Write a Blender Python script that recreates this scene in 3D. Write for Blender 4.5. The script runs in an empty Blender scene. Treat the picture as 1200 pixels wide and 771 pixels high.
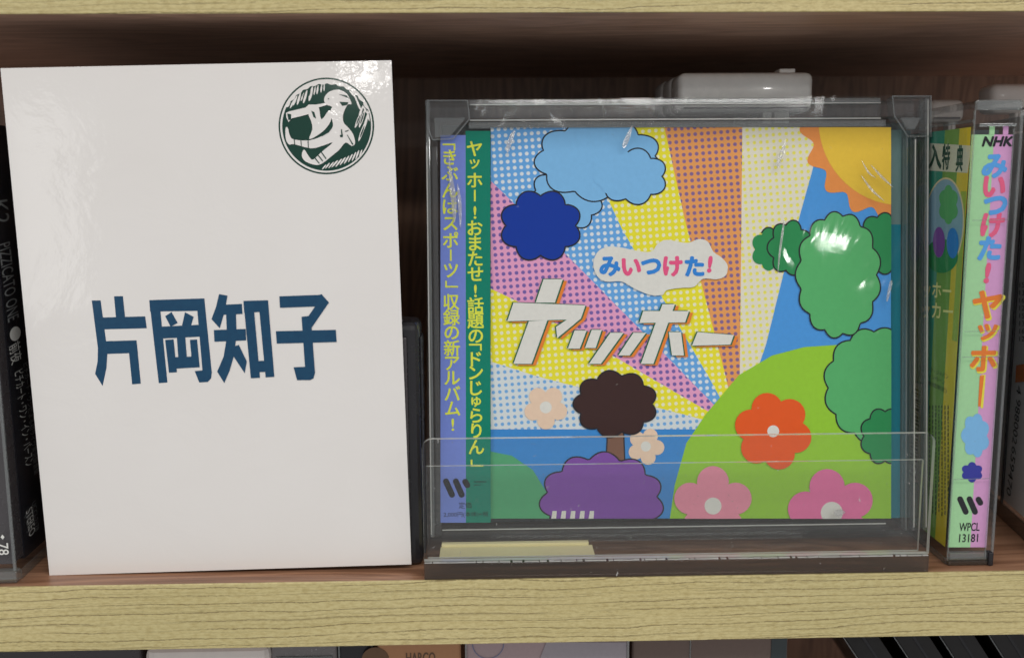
import bpy, bmesh, math, random
from mathutils import Vector, Matrix
from mathutils.geometry import tessellate_polygon
random.seed(7)
S = 0.001                      # everything below is written in millimetres
sc = bpy.context.scene
COL = sc.collection

# ------------------------------------------------------------------ camera
CF, CC = 1128.56, Vector((-5.008, -245.109, 104.097))
CR = Vector((0.99970178, -0.02347225, -0.00673831))
CU = Vector((0.01009971, 0.14617763, 0.9892068))
CW = Vector((0.02223392, 0.98897985, -0.1463711))
cam = bpy.data.cameras.new('camera'); co = bpy.data.objects.new('camera', cam); COL.objects.link(co)
cam.sensor_width = 36; cam.lens = CF / 1200 * 36; cam.clip_start = 0.005; cam.clip_end = 60
m = Matrix((CR, CU, -CW)).transposed().to_4x4(); m.translation = CC * S
co.matrix_world = m
cam.dof.use_dof = True; cam.dof.focus_distance = 0.262; cam.dof.aperture_fstop = 13
sc.camera = co

# ------------------------------------------------------------------ light
world = bpy.data.worlds.new('World'); sc.world = world; world.use_nodes = True
bg = world.node_tree.nodes['Background']
bg.inputs[0].default_value = (0.98, 0.985, 1.0, 1); bg.inputs[1].default_value = 0.38
def lamp(x, y, z, sx, sy, power, rot=(0, 0, 0), col=(1, 0.975, 0.94)):
    l = bpy.data.lights.new('ceiling_or_sheen_lamp', 'AREA'); l.shape = 'RECTANGLE'; l.size = sx; l.size_y = sy
    l.energy = power; l.color = col
    o = bpy.data.objects.new('ceiling_or_sheen_lamp', l); COL.objects.link(o); o.location = (x, y, z); o.rotation_euler = rot
    return o
for (x, y) in ((-1.5, -1.3), (0.35, -1.15), (1.9, -1.4), (-2.3, -3.4), (0.6, -3.2), (3.0, -3.4)):
    lamp(x, y, 1.25, 1.2, 0.30, 14.5)
# a spotlight panel further down the shop, tilted towards the shelf
lamp(1.88, -4.9, 0.93, 0.15, 0.07, 3.2, (math.radians(62), 0, math.radians(18)))
lamp(-0.78, -5.6, 0.80, 0.18, 0.12, 1.8, (math.radians(62), 0, math.radians(-6)))
# soft panel added far off to the left for the sheen on the card
lamp(-2.7, -5.0, 0.0, 0.9, 1.1, 5, (math.radians(88), 0, math.radians(-30)), (1, .98, .96))
sc.view_settings.view_transform = 'Standard'; sc.view_settings.look = 'None'
sc.view_settings.exposure = 0.0; sc.view_settings.gamma = 1
cy = sc.cycles
cy.transparent_max_bounces = 40; cy.max_bounces = 10; cy.glossy_bounces = 5; cy.transmission_bounces = 8
cy.use_denoising = True; cy.caustics_reflective = False; cy.caustics_refractive = False
cy.sample_clamp_indirect = 4

# ------------------------------------------------------------------ materials
def lin(c): c /= 255; return c / 12.92 if c <= .04045 else ((c + .055) / 1.055) ** 2.4
def alb(r, g, b, k=1.15): return tuple(min(.86, lin(v) * k) for v in (r, g, b)) + (1,)
MATS = {}
class NT:
    def __init__(s, name):
        s.m = bpy.data.materials.new(name); s.m.use_nodes = True; s.t = s.m.node_tree; s.n = s.t.nodes; s.n.clear()
        s.out = s.n.new('ShaderNodeOutputMaterial'); MATS[name] = s.m
    def node(s, ty, **k):
        n = s.n.new(ty)
        for a, v in k.items(): setattr(n, a, v)
        return n
    def lk(s, a, b): s.t.links.new(a, b)
    def val(s, sock, v):
        if isinstance(v, bpy.types.NodeSocket): s.lk(v, sock)
        else: sock.default_value = v
    def math(s, op, a, b=0.0, c=None):
        n = s.node('ShaderNodeMath', operation=op); s.val(n.inputs[0], a); s.val(n.inputs[1], b)
        if c is not None: s.val(n.inputs[2], c)
        return n.outputs[0]
    def coord(s): return s.node('ShaderNodeTexCoord').outputs['Object']
    def mapping(s, v, scale=(1, 1, 1), rot=(0, 0, 0), loc=(0, 0, 0)):
        n = s.node('ShaderNodeMapping'); s.lk(v, n.inputs[0]); n.inputs[1].default_value = loc
        n.inputs[2].default_value = rot; n.inputs[3].default_value = scale; return n.outputs[0]
    def noise(s, v, scale, detail=3, rough=.5, dist=0):
        n = s.node('ShaderNodeTexNoise'); s.lk(v, n.inputs['Vector']); n.inputs['Scale'].default_value = scale
        n.inputs['Detail'].default_value = detail; n.inputs['Roughness'].default_value = rough
        n.inputs['Distortion'].default_value = dist; return n.outputs[0]
    def step(s, v, a, b, lo=0., hi=1.):
        n = s.node('ShaderNodeMapRange', clamp=True); s.lk(v, n.inputs[0])
        for i, q in enumerate((a, b, lo, hi)): n.inputs[i + 1].default_value = q
        return n.outputs[0]
    def mix(s, f, a, b):
        n = s.node('ShaderNodeMix', data_type='RGBA'); s.val(n.inputs[0], f); s.val(n.inputs[6], a); s.val(n.inputs[7], b)
        return n.outputs[2]
    def bump(s, h, strength, dist):
        n = s.node('ShaderNodeBump'); s.lk(h, n.inputs['Height']); n.inputs['Strength'].default_value = strength
        n.inputs['Distance'].default_value = dist; return n.outputs[0]
    def princ(s, col, rough=.5, spec=.5, normal=None, coat=0, coat_rough=.05, sss=0):
        p = s.node('ShaderNodeBsdfPrincipled'); s.val(p.inputs['Base Color'], col); s.val(p.inputs['Roughness'], rough)
        p.inputs['Specular IOR Level'].default_value = spec
        p.inputs['Coat Weight'].default_value = coat; p.inputs['Coat Roughness'].default_value = coat_rough
        if normal is not None: s.lk(normal, p.inputs['Normal'])
        if coat and normal is not None: s.lk(normal, p.inputs['Coat Normal'])
        s.lk(p.outputs[0], s.out.inputs[0]); return p
def ink(name, rgb, rough=.35):
    """printed colour: faint tonal noise so no area is perfectly flat"""
    if name in MATS: return MATS[name]
    t = NT(name); c = alb(*rgb); v = t.coord()
    n = t.noise(v, 900, 2); d = tuple(x * .93 for x in c[:3]) + (1,)
    t.princ(t.mix(n, d, tuple(min(.88, x * 1.05) for x in c[:3]) + (1,)), rough, .06); return t.m
def halftone(name, base, dot, pitch=1.84, rad=.29):
    t = NT(name); v = t.coord(); sx = t.node('ShaderNodeSeparateXYZ'); t.lk(t.mapping(v, (1, 1, 1), (0, math.radians(4), 0)), sx.inputs[0])
    p = pitch * S
    fx = t.math('SUBTRACT', t.math('FRACT', t.math('DIVIDE', sx.outputs[0], p)), .5)
    fz = t.math('SUBTRACT', t.math('FRACT', t.math('DIVIDE', sx.outputs[2], p)), .5)
    d = t.math('SQRT', t.math('ADD', t.math('MULTIPLY', fx, fx), t.math('MULTIPLY', fz, fz)))
    f = t.step(d, rad - .04, rad + .04, 1, 0)
    t.princ(t.mix(f, alb(*base), alb(*dot)), .35, .06); return t.m
def film(name, tint=(1, 1, 1), ior=1.49, rough=.03, haze=0., hazecol=(.7, .7, .7), specks=0., wr=0., scale=60, dist=.0004, gain=1.):
    """thin clear plastic: straight-through light plus Fresnel gloss and a little scatter"""
    t = NT(name); tr = t.node('ShaderNodeBsdfTransparent'); tr.inputs[0].default_value = (*tint, 1)
    gl = t.node('ShaderNodeBsdfGlossy'); gl.inputs['Roughness'].default_value = rough
    fr = t.node('ShaderNodeLayerWeight'); fr.inputs[0].default_value = .5; f0 = ((ior - 1) / (ior + 1)) ** 2
    if wr:
        v = t.coord(); a = t.noise(t.mapping(v, (1.2, 1, .45), (0, .45, 0)), scale, 4, .5, 1.0); b = t.noise(t.mapping(v, (1, 1, 1.6)), scale * .35, 3, .55, .8)
        r = t.math('ABSOLUTE', t.math('SUBTRACT', a, .5)); h = t.math('ADD', t.math('MULTIPLY', r, .8), b)
        nb = t.bump(h, wr, dist); t.lk(nb, gl.inputs['Normal']); t.lk(nb, fr.inputs['Normal'])
    fac = t.math('MULTIPLY', t.math('ADD', t.math('MULTIPLY', t.math('POWER', fr.outputs['Facing'], 5), 1 - f0), f0), gain)   # Schlick, same from both sides
    base = tr.outputs[0]
    if specks:                                            # dust and fine scuffs
        v = t.coord(); k1 = t.step(t.noise(v, 520, 3, .75, .4), .70, .735); k2 = t.step(t.noise(t.mapping(v, (90, 90, 1400), (0, .6, 0)), 1, 3, .7), .72, .78)
        dd = t.node('ShaderNodeBsdfDiffuse'); dd.inputs[0].default_value = (.75, .75, .73, 1); ms = t.node('ShaderNodeMixShader')
        t.lk(t.math('MULTIPLY', t.math('MAXIMUM', k1, t.math('MULTIPLY', k2, .5)), specks), ms.inputs[0]); t.lk(base, ms.inputs[1]); t.lk(dd.outputs[0], ms.inputs[2]); base = ms.outputs[0]
    if haze:
        df = t.node('ShaderNodeBsdfDiffuse'); df.inputs[0].default_value = (*hazecol, 1)
        mx = t.node('ShaderNodeMixShader'); mx.inputs[0].default_value = haze
        t.lk(base, mx.inputs[1]); t.lk(df.outputs[0], mx.inputs[2]); base = mx.outputs[0]
    mx = t.node('ShaderNodeMixShader'); t.lk(fac, mx.inputs[0]); t.lk(base, mx.inputs[1]); t.lk(gl.outputs[0], mx.inputs[2])
    t.lk(mx.outputs[0], t.out.inputs[0]); return t.m
def plastic(name, rgb, rough=.35, scratch=.0, coat=0, noise_amt=.1):
    t = NT(name); c = alb(*rgb); v = t.coord(); n = t.noise(v, 260, 5, .6)
    col = t.mix(n, tuple(x * (1 - noise_amt) for x in c[:3]) + (1,), tuple(x * (1 + noise_amt) for x in c[:3]) + (1,))
    if scratch:
        s_ = t.step(t.noise(t.mapping(v, (1, 1, 1)), 700, 3, .7, 2), .60, .68); col = t.mix(t.math('MULTIPLY', s_, scratch), col, (.75, .75, .74, 1))
    t.princ(col, t.step(t.noise(v, 150, 4, .6), .3, .7, rough * .7, min(1, rough * 1.4)), .5, None, coat); return t.m

# pale ash edge band: long dark pore lines on a yellow-olive ground
def edge_wood():
    t = NT('ash_edge_wood'); v = t.coord(); sx = t.node('ShaderNodeSeparateXYZ'); t.lk(v, sx.inputs[0])
    warp = t.noise(t.mapping(v, (14, 14, 60)), 1, 3, .5)
    warp2 = t.noise(t.mapping(v, (60, 60, 200)), 1, 2, .5)
    z = t.math('ADD', sx.outputs[2], t.math('ADD', t.math('MULTIPLY', warp, .0048), t.math('ADD', t.math('MULTIPLY', warp2, .0011), t.math('MULTIPLY', t.noise(t.mapping(v, (700, 700, 700)), 1, 2), .0005))))
    z = t.math('ADD', z, t.math('MULTIPLY', sx.outputs[0], -.012))
    def lines(p, off, w, thr):
        q = t.math('ADD', t.math('DIVIDE', z, p), off); f = t.math('ABSOLUTE', t.math('SUBTRACT', t.math('FRACT', q), .5))
        idn = t.math('FLOOR', q)
        cmb = t.node('ShaderNodeCombineXYZ'); t.lk(t.math('MULTIPLY', sx.outputs[0], 24), cmb.inputs[0]); t.lk(t.math('MULTIPLY', idn, 3.7), cmb.inputs[1])
        g = t.noise(cmb.outputs[0], 1, 2, .5)
        cm2 = t.node('ShaderNodeCombineXYZ'); t.lk(t.math('MULTIPLY', sx.outputs[0], 420), cm2.inputs[0]); t.lk(t.math('MULTIPLY', idn, 7.1), cm2.inputs[1])
        dash = t.step(t.noise(cm2.outputs[0], 1, 3, .7),   .34, .50, .35, 1)
        return t.math('MULTIPLY', t.math('MULTIPLY', t.step(f, w, w * 2.6, 1, 0), t.step(g, thr, thr + .12)), dash)
    l = t.math('MAXIMUM', t.math('MULTIPLY', lines(.0023, .13, .032, .36), .95), t.math('MAXIMUM', t.math('MULTIPLY', lines(.00137, .6, .04, .44), .5), t.math('MULTIPLY', lines(.00081, .35, .07, .46), .30)))
    pores = t.step(t.noise(t.mapping(v, (330, 330, 1900)), 1, 3, .7, .3), .56, .66)
    pz = t.step(t.noise(t.mapping(v, (10, 10, 120)), 1, 2), .42, .60)
    l = t.math('MAXIMUM', l, t.math('MULTIPLY', t.math('MULTIPLY', pores, pz), .55))
    tone = t.noise(t.mapping(v, (18, 18, 260)), 1, 4, .6); big = t.noise(t.mapping(v, (7, 7, 14)), 1, 2)
    fine = t.noise(t.mapping(v, (500, 500, 1400)), 1, 3, .7)
    c = t.mix(tone, alb(182, 166, 112), alb(208, 194, 146)); c = t.mix(t.step(big, .35, .65, 0, .6), c, alb(180, 170, 122))
    c = t.mix(t.step(fine, .42, .70, 0, .55), c, alb(150, 130, 76))
    c = t.mix(t.math('MULTIPLY', l, .70), c, alb(88, 70, 36))
    t.princ(c, .38, .5, t.bump(l, .25, -.0002)); return t.m
def walnut(name, dark, light, vertical=False, rough=.38):
    t = NT(name); v = t.coord()
    sc1 = (6, 30, 6) if not vertical else (60, 60, 6); sc2 = (12, 420, 420) if not vertical else (420, 420, 10)
    a = t.noise(t.mapping(v, sc1), 1, 3, .5, 1.5); b = t.noise(t.mapping(v, sc2), 1, 4, .65)
    sx = t.node('ShaderNodeSeparateXYZ'); t.lk(v, sx.inputs[0])
    ring = t.math('FRACT', t.math('MULTIPLY', a, 9)); ring = t.math('ABSOLUTE', t.math('SUBTRACT', ring, .5))
    f = t.math('ADD', t.math('MULTIPLY', b, .62), t.math('MULTIPLY', ring, .62))
    c = t.mix(t.step(f, .2, .85), alb(*dark), alb(*light))
    t.princ(c, rough, .5, t.bump(b, .12, .0002)); return t.m
M_EDGE = edge_wood()
M_BOARD = walnut('walnut_laminate', (106, 72, 52), (176, 132, 104))
M_LIFTEDBOARD = walnut('lightened_walnut_laminate', (150, 116, 98), (198, 162, 140), rough=.42)  # same walnut laminate, colour lightened for bounce light missing on the underside
M_BACK = walnut('back_panel_laminate', (104, 78, 62), (160, 124, 100), True, .33)

def paper():
    t = NT('laminated_paper'); v = t.coord(); a = t.noise(v, 46, 5, .62, .6); b = t.noise(v, 9, 2)
    h = t.math('ADD', t.math('MULTIPLY', t.step(a, .42, .66), .8), t.math('MULTIPLY', b, 1.5))
    t.princ(t.mix(t.noise(v, 25, 3), alb(214, 210, 206), alb(222, 219, 216)), .42, .4, t.bump(h, .22, .0003), 1.0, .07); return t.m
M_PAPER = paper()
M_LAMINK = (lambda t: (t.princ(t.mix(t.noise(t.coord(), 600, 4, .7), alb(4, 52, 84), alb(18, 70, 100)), .4, .2, None, .6, .1), t.m)[1])(NT('teal_navy_ink'))
M_GREENINK = (lambda t: (t.princ(t.mix(t.noise(t.coord(), 600, 4, .7), alb(0, 48, 38), alb(6, 58, 46)), .4, .2, None, .6, .1), t.m)[1])(NT('dark_green_ink'))

M_CLEAR = film('clear_polystyrene', (.985, .99, .99), 1.45, .04, .012, (.6, .62, .62), specks=.2, gain=.7)
M_LID = film('clear_lid', (.99, .992, .992), 1.4, .02, .001, gain=.3)
M_RIM = film('smoked_rim', (.95, .952, .952), 1.6, .06, .03, (.12, .125, .12), .3, 160, .0003)
M_EDGECLR = film('bright_clear_edge', (.85, .88, .88), 2.2, .06, .12, (.50, .52, .51), .5, 300, .0004)
M_WRAP = film('cellophane_wrap', (.995, .995, .995), 1.42, .05, .001, specks=.12, gain=.85, wr=.62, scale=26, dist=.0011)
M_ACRYL = film('clear_acrylic', (.985, .988, .985), 1.42, .015, .008, (.6, .6, .58), specks=.35, gain=.7)
M_ACRYLEDGE_GLINT = film('acrylic_cut_edge_and_rim_glint', (.85, .86, .84), 1.9, .12, .62, (.80, .80, .75))  # cut acrylic edges, also the painted-in reflection lines on the case rim
M_ACRYLDARK = film('acrylic_dark_foot', (.72, .68, .64), 1.5, .10, .28, (.11, .088, .07), .6, 200, .0004)
M_SPARK = film('glue_line_bubbles', (.5, .5, .5), 2.4, .08, .55, (.75, .74, .70), 1., 900, .002)
M_BLACKPL = plastic('black_plastic', (34, 33, 36), .22)
M_NIGHT = plastic('dull_black_plastic', (20, 17, 16), .45)
M_DARKGREY = plastic('charcoal_plastic', (62, 58, 60), .25)
M_GREYPL = plastic('grey_lock_plastic', (226, 225, 220), .22, .35, .5)
M_GREY2 = plastic('pale_grey_lock_plastic', (220, 214, 208), .35, .1, .2)
M_TRAY = plastic('dark_tray_plastic', (52, 60, 62), .3)
M_TEAL = ink('teal_inlay_ink', (10, 112, 128))
M_GREYTEAL = ink('grey_green_inlay_ink', (96, 122, 120))
M_CREAM = ink('cream_card', (214, 204, 160), .6)
M_WHITE = ink('white_ink', (214, 213, 206)); M_BLACK = ink('black_ink', (28, 28, 34)); M_OUT = ink('outline_ink', (34, 36, 42))
M_KRAFT = ink('kraft_card', (170, 128, 96), .6)

# ------------------------------------------------------------------ mesh helpers
WORLD = {}
def mkobj(name, data, parent=None, M=None):
    o = bpy.data.objects.new(name, data); COL.objects.link(o)
    if parent is None:
        M = M or Matrix.Identity(4); o.matrix_world = M; WORLD[o.name] = M
    else:
        o.parent = parent; WORLD[o.name] = WORLD[parent.name]
    return o
def thing(name, label, cat, loc=(0, 0, 0), rot=None, group=None):
    M = Matrix.Translation(Vector(loc) * S)
    if rot is not None: M = M @ rot.to_4x4()
    o = mkobj(name, None, None, M); o.empty_display_size = .01; o['label'] = label; o['category'] = cat
    if group: o['group'] = group
    return o
class Plane:
    """a real flat face in the place: origin, in-plane axes; d lifts a print off it towards its normal n"""
    def __init__(s, o, ua, ub, n):
        s.o, s.a, s.b, s.n = Vector(o), Vector(ua).normalized(), Vector(ub).normalized(), Vector(n).normalized()
    def at(s, a, b, d=0): return s.o + s.a * a + s.b * b + s.n * d
    def pix(s, x, y):                                   # where a point seen in the photograph lies on this face
        r = CW + CR * ((x - 600) / CF) - CU * ((y - 385.5) / CF)
        t = (s.o - CC).dot(s.n) / r.dot(s.n); q = CC + r * t - s.o
        return (q.dot(s.a), q.dot(s.b))
    def P(s, pts, off=(0, 0), k=1.): return [s.pix(off[0] + x / k, off[1] + y / k) for x, y in pts]
class MB:
    def __init__(s): s.v, s.f, s.mi, s.ms = [], [], [], []
    def mat(s, m):
        if m not in s.ms: s.ms.append(m)
        return s.ms.index(m)
    def face(s, pts, m):
        b = len(s.v); s.v += [Vector(p) for p in pts]; s.f.append(list(range(b, b + len(pts)))); s.mi.append(s.mat(m))
    def add(s, verts, faces, m):
        b = len(s.v); s.v += [Vector(p) for p in verts]; k = s.mat(m)
        for f in faces: s.f.append([b + i for i in f]); s.mi.append(k)
    def box(s, x0, x1, y0, y1, z0, z1, m, bev=0, fr=None, seg=2, vert_only=False):
        bm = bmesh.new(); bmesh.ops.create_cube(bm, size=1)
        for v in bm.verts: v.co = Vector(((x0 + x1) / 2 + v.co.x * (x1 - x0), (y0 + y1) / 2 + v.co.y * (y1 - y0), (z0 + z1) / 2 + v.co.z * (z1 - z0)))
        if bev:
            es = bm.edges[:]
            if vert_only: es = [e for e in es if abs((e.verts[0].co - e.verts[1].co).y) > 1e-6]
            bmesh.ops.bevel(bm, geom=es, offset=bev, segments=seg, affect='EDGES', profile=.5)
        bm.verts.index_update(); vs = [v.co.copy() for v in bm.verts]
        if fr is not None: vs = [fr @ v for v in vs]
        s.add(vs, [[v.index for v in f.verts] for f in bm.faces], m); bm.free()
    def poly(s, pl, pts, d, m):                          # flat print on a face
        tri = tessellate_polygon([[Vector((a, b, 0)) for a, b in pts]])
        nz = pl.a.cross(pl.b).dot(pl.n)
        out = []
        for t in tri:
            (ax, ay), (bx, by), (cx, cy_) = (pts[i] for i in t)
            sg = (bx - ax) * (cy_ - ay) - (by - ay) * (cx - ax)
            out.append(list(t) if sg * nz > 0 else list(t)[::-1])
        s.add([pl.at(a, b, d) for a, b in pts], out, m)
    def slab(s, pl, pts, d0, d1, m, side=None):          # polygon with thickness from d0 to d1
        s.poly(pl, pts, d1, m); side = side or m; n = len(pts)
        tri = tessellate_polygon([[Vector((a, b, 0)) for a, b in pts]])
        s.add([pl.at(a, b, d0) for a, b in pts], [list(t) for t in tri], m)
        s.add([pl.at(a, b, d0) for a, b in pts] + [pl.at(a, b, d1) for a, b in pts], [[i, (i + 1) % n, n + (i + 1) % n, n + i] for i in range(n)], side)
    def build(s, name, parent=None, label=None, kind=None, M=None, smooth=False, group=None, cat=None):
        me = bpy.data.meshes.new(name)
        o = mkobj(name, me, parent, M); W = WORLD[o.name].inverted()
        me.from_pydata([W @ (v * S) for v in s.v], [], s.f)
        for m_ in s.ms: me.materials.append(m_)
        for p, k in zip(me.polygons, s.mi): p.material_index = k; p.use_smooth = smooth
        me.validate(); me.update()
        if label: o['label'] = label
        if kind: o['kind'] = kind
        if cat: o['category'] = cat
        if group: o['group'] = group
        return o
def smoothpts(p, n=5):                                    # closed Catmull-Rom through points
    out = []; N = len(p)
    for i in range(N):
        p0, p1, p2, p3 = p[i - 1], p[i], p[(i + 1) % N], p[(i + 2) % N]
        for k in range(n):
            t = k / n
            out.append(tuple(.5 * (2 * b + (c - a) * t + (2 * a - 5 * b + 4 * c - d) * t * t + (-a + 3 * b - 3 * c + d) * t ** 3) for a, b, c, d in zip(p0, p1, p2, p3)))
    return out
def ell(cx, cy_, rx, ry, n=40, rot=0, a0=0, a1=2 * math.pi):
    c, s_ = math.cos(rot), math.sin(rot); out = []
    for i in range(n):
        t = a0 + (a1 - a0) * i / (n if a1 - a0 > 6.28 else n - 1); x, y = rx * math.cos(t), ry * math.sin(t); out.append((cx + x * c - y * s_, cy_ + x * s_ + y * c))
    return out
def scallop(cx, cy_, rx, ry, lobes, amp, n=120, ph=0):
    return [(cx + (rx + amp * abs(math.sin(lobes * t / 2 + ph))) * math.cos(t), cy_ + (ry + amp * abs(math.sin(lobes * t / 2 + ph))) * math.sin(t)) for t in (2 * math.pi * i / n for i in range(n))]
def capsule(x0, y0, x1, y1, w, n=8):
    a = math.atan2(y1 - y0, x1 - x0); out = []
    for i in range(n + 1): t = a - math.pi / 2 + math.pi * i / n; out.append((x1 + w / 2 * math.cos(t), y1 + w / 2 * math.sin(t)))
    for i in range(n + 1): t = a + math.pi / 2 + math.pi * i / n; out.append((x0 + w / 2 * math.cos(t), y0 + w / 2 * math.sin(t)))
    return out
def clip(pts, x0, x1, y0, y1):                            # Sutherland-Hodgman to a rectangle
    for ax, lim, sg in ((0, x0, 1), (0, x1, -1), (1, y0, 1), (1, y1, -1)):
        out = []
        for i in range(len(pts)):
            p, q = pts[i - 1], pts[i]; ip, iq = (p[ax] - lim) * sg >= 0, (q[ax] - lim) * sg >= 0
            if ip != iq:
                t = (lim - p[ax]) / (q[ax] - p[ax]); out.append((p[0] + (q[0] - p[0]) * t, p[1] + (q[1] - p[1]) * t))
            if iq: out.append(q)
        pts = out
        if not pts: return []
    return pts
def grow(pts, g):                                         # offset an outline outwards
    A = sum(pts[i - 1][0] * pts[i][1] - pts[i][0] * pts[i - 1][1] for i in range(len(pts))); sg = 1 if A > 0 else -1; out = []
    for i in range(len(pts)):
        a, b, c = pts[i - 1], pts[i], pts[(i + 1) % len(pts)]; dx, dy = c[0] - a[0], c[1] - a[1]; L = math.hypot(dx, dy) or 1
        out.append((b[0] + sg * dy / L * g, b[1] - sg * dx / L * g))
    return out

# ---- lettering: glyph outlines from Blender's own font, laid down as flat ink
GC = {}
def glyph(txt, bold=0.):
    k = (txt, bold)
    if k not in GC:
        c = bpy.data.curves.new('t', 'FONT'); c.body = txt; c.size = 1; c.offset = bold; c.resolution_u = 3; c.fill_mode = 'BOTH'
        o = bpy.data.objects.new('t', c); COL.objects.link(o); dg = bpy.context.evaluated_depsgraph_get()
        me = bpy.data.meshes.new_from_object(o.evaluated_get(dg))
        vs = [(v.co.x, v.co.y) for v in me.vertices]; fs = [list(p.vertices) for p in me.polygons]
        bpy.data.objects.remove(o); bpy.data.curves.remove(c); bpy.data.meshes.remove(me)
        xs = [v[0] for v in vs] or [0]; ys = [v[1] for v in vs] or [0]
        GC[k] = (vs, fs, (min(xs), max(xs), min(ys), max(ys)))
    return GC[k]
EM = None
def letter(mb, pl, txt, a, b, h, d, m, bold=.02, rot=0., fit=None, sx=1., shear=0.):
    """txt centred on (a, b) of a face. h: em height in mm, or fit=(w, h) forces the box"""
    vs, fs, (x0, x1, y0, y1) = glyph(txt, 0)
    if not fs: return
    if bold > .001:                                      # heavier weight: shifted copies a few microns apart
        n = 8 if bold > .03 else 6
        sh = [(bold * math.cos(2 * math.pi * i / n), bold * math.sin(2 * math.pi * i / n)) for i in range(n)]
    else: sh = []
    cx, cy_ = (x0 + x1) / 2, (y0 + y1) / 2
    if fit: kx, ky = fit[0] / (x1 - x0), fit[1] / (y1 - y0)
    else: kx, ky = h * sx, h
    c, s_ = math.cos(rot), math.sin(rot); out = []
    for x, y in vs:
        X, Y = (x - cx) * kx, (y - cy_) * ky; X += Y * shear
        out.append(pl.at(a + X * c - Y * s_, b + X * s_ + Y * c, d))
    q = pl.a.cross(pl.b).dot(pl.n); ff = fs if q > 0 else [f[::-1] for f in fs]
    mb.add(out, ff, m)
    kb = min(kx, ky) * 1.0
    for i, (ox, oy) in enumerate(sh):
        v = pl.a * (ox * kb * c - oy * kb * s_) + pl.b * (ox * kb * s_ + oy * kb * c) + pl.n * (.003 * (i + 1))
        mb.add([p + v for p in out], ff, m)
def plate(o, n=(0, -1, 0), a=(1, 0, 0), b=(0, 0, 1)): return Plane(o, a, b, n)

# ================================================================== the shelf unit
H, T, D = 146.3, 17.95, 145.3
XL, XR = -420, 420
shelf = thing('wooden_shelf', 'brown walnut laminate shop shelving with pale yellow ash front edges', 'shelf', (0, 0, -T - 150))
Z3 = -T - 131
for nm, z1, z0 in (('shelf_board', 0, -T), ('shelf_board', H + T, H), ('shelf_board', Z3, Z3 - T)):
    b = MB(); b.box(XL, XR, .9, D, z0, z1, M_BOARD if z1 == 0 else M_LIFTEDBOARD, .25)
    bo = b.build(nm, shelf, 'board with brown walnut laminate faces')
    e = MB(); e.box(XL, XR, 0, .9, z0 + (-.05), z1 + .12, M_EDGE, .18); e.build('edge_band', bo, 'pale ash edge band with dark pore lines')
b = MB(); b.box(XL, XR, D, D + 6, Z3 - T, H + T, M_BACK); b.build('back_panel', shelf, 'brown vertical grain back panel')

# ================================================================== laminated name card
cr = 0.0160
cm = Matrix.Rotation(-cr, 3, 'Y')
card_o = Vector((-126.0, 7.9, 0.05))
ua, ub = Vector((math.cos(cr), 0, math.sin(cr))), Vector((-math.sin(cr), .002, math.cos(cr)))
CP = Plane(card_o, ua, ub, (0, -1, 0))
card = thing('name_card', 'large glossy white name card with four big dark blue characters and a round green emblem', 'card', (-77, 8.1, 0))
b = MB(); pts = [(0, 0), (98.6, .0), (98.6, 134.4), (0, 134.4)]
b.slab(CP, pts, -.45, 0, M_PAPER); b.build('paper_sheet', card)
K = 3.75; OF = (90, 330)
strokes = [
 [(65,83),(104,83),(128,262),(134,318),(130,380),(113,458),(80,405),(91,350),(92,290)],
 [(163,65),(202,64),(212,162),(172,164)], [(108,158),(300,153),(307,205),(118,210)],
 [(124,262),(262,258),(268,313),(130,318)], [(224,262),(262,258),(281,448),(243,451)],
 [(318,82),(362,80),(398,443),(360,446)], [(318,82),(560,74),(565,128),(322,132)],
 [(525,76),(560,74),(593,400),(590,425),(575,441),(538,443),(518,393),(552,390)],
 [(388,152),(416,134),(443,182),(412,198)], [(475,135),(513,155),(500,200),(462,195)],
 [(372,198),(535,190),(540,242),(376,250)], [(388,256),(425,254),(440,398),(405,400)],
 [(439,240),(476,240),(485,350),(447,350)], [(497,256),(528,254),(540,376),(508,378)], [(430,332),(534,328),(538,376),(436,382)],
 [(625,55),(662,62),(650,130),(628,205),(592,165),(612,110)], [(645,102),(725,98),(728,142),(638,146)],
 [(655,110),(698,110),(702,230),(692,320),(672,390),(648,445),(617,395),(645,330),(660,240)],
 [(602,213),(742,208),(744,258),(605,264)], [(688,285),(712,278),(747,350),(738,402),(690,330)],
 [(732,85),(775,84),(805,422),(765,424)], [(798,84),(840,82),(868,418),(830,420)], [(732,85),(840,82),(843,130),(736,138)], [(780,350),(862,345),(866,395),(786,398)],
 [(890,65),(1078,58),(1082,108),(893,115)], [(1060,62),(1075,55),(1108,92),(1028,208),(990,192),(1048,108)],
 [(988,155),(1028,150),(1047,400),(1040,425),(1025,432),(968,432),(953,376),(1003,374)], [(875,218),(1138,212),(1142,265),(879,272)]]
b = MB()
for i, s_ in enumerate(strokes): b.poly(CP, CP.P(s_, OF, K), .05 + .004 * i, M_LAMINK)
b.build('lettering', card, 'four heavy dark blue Japanese characters')
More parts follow.
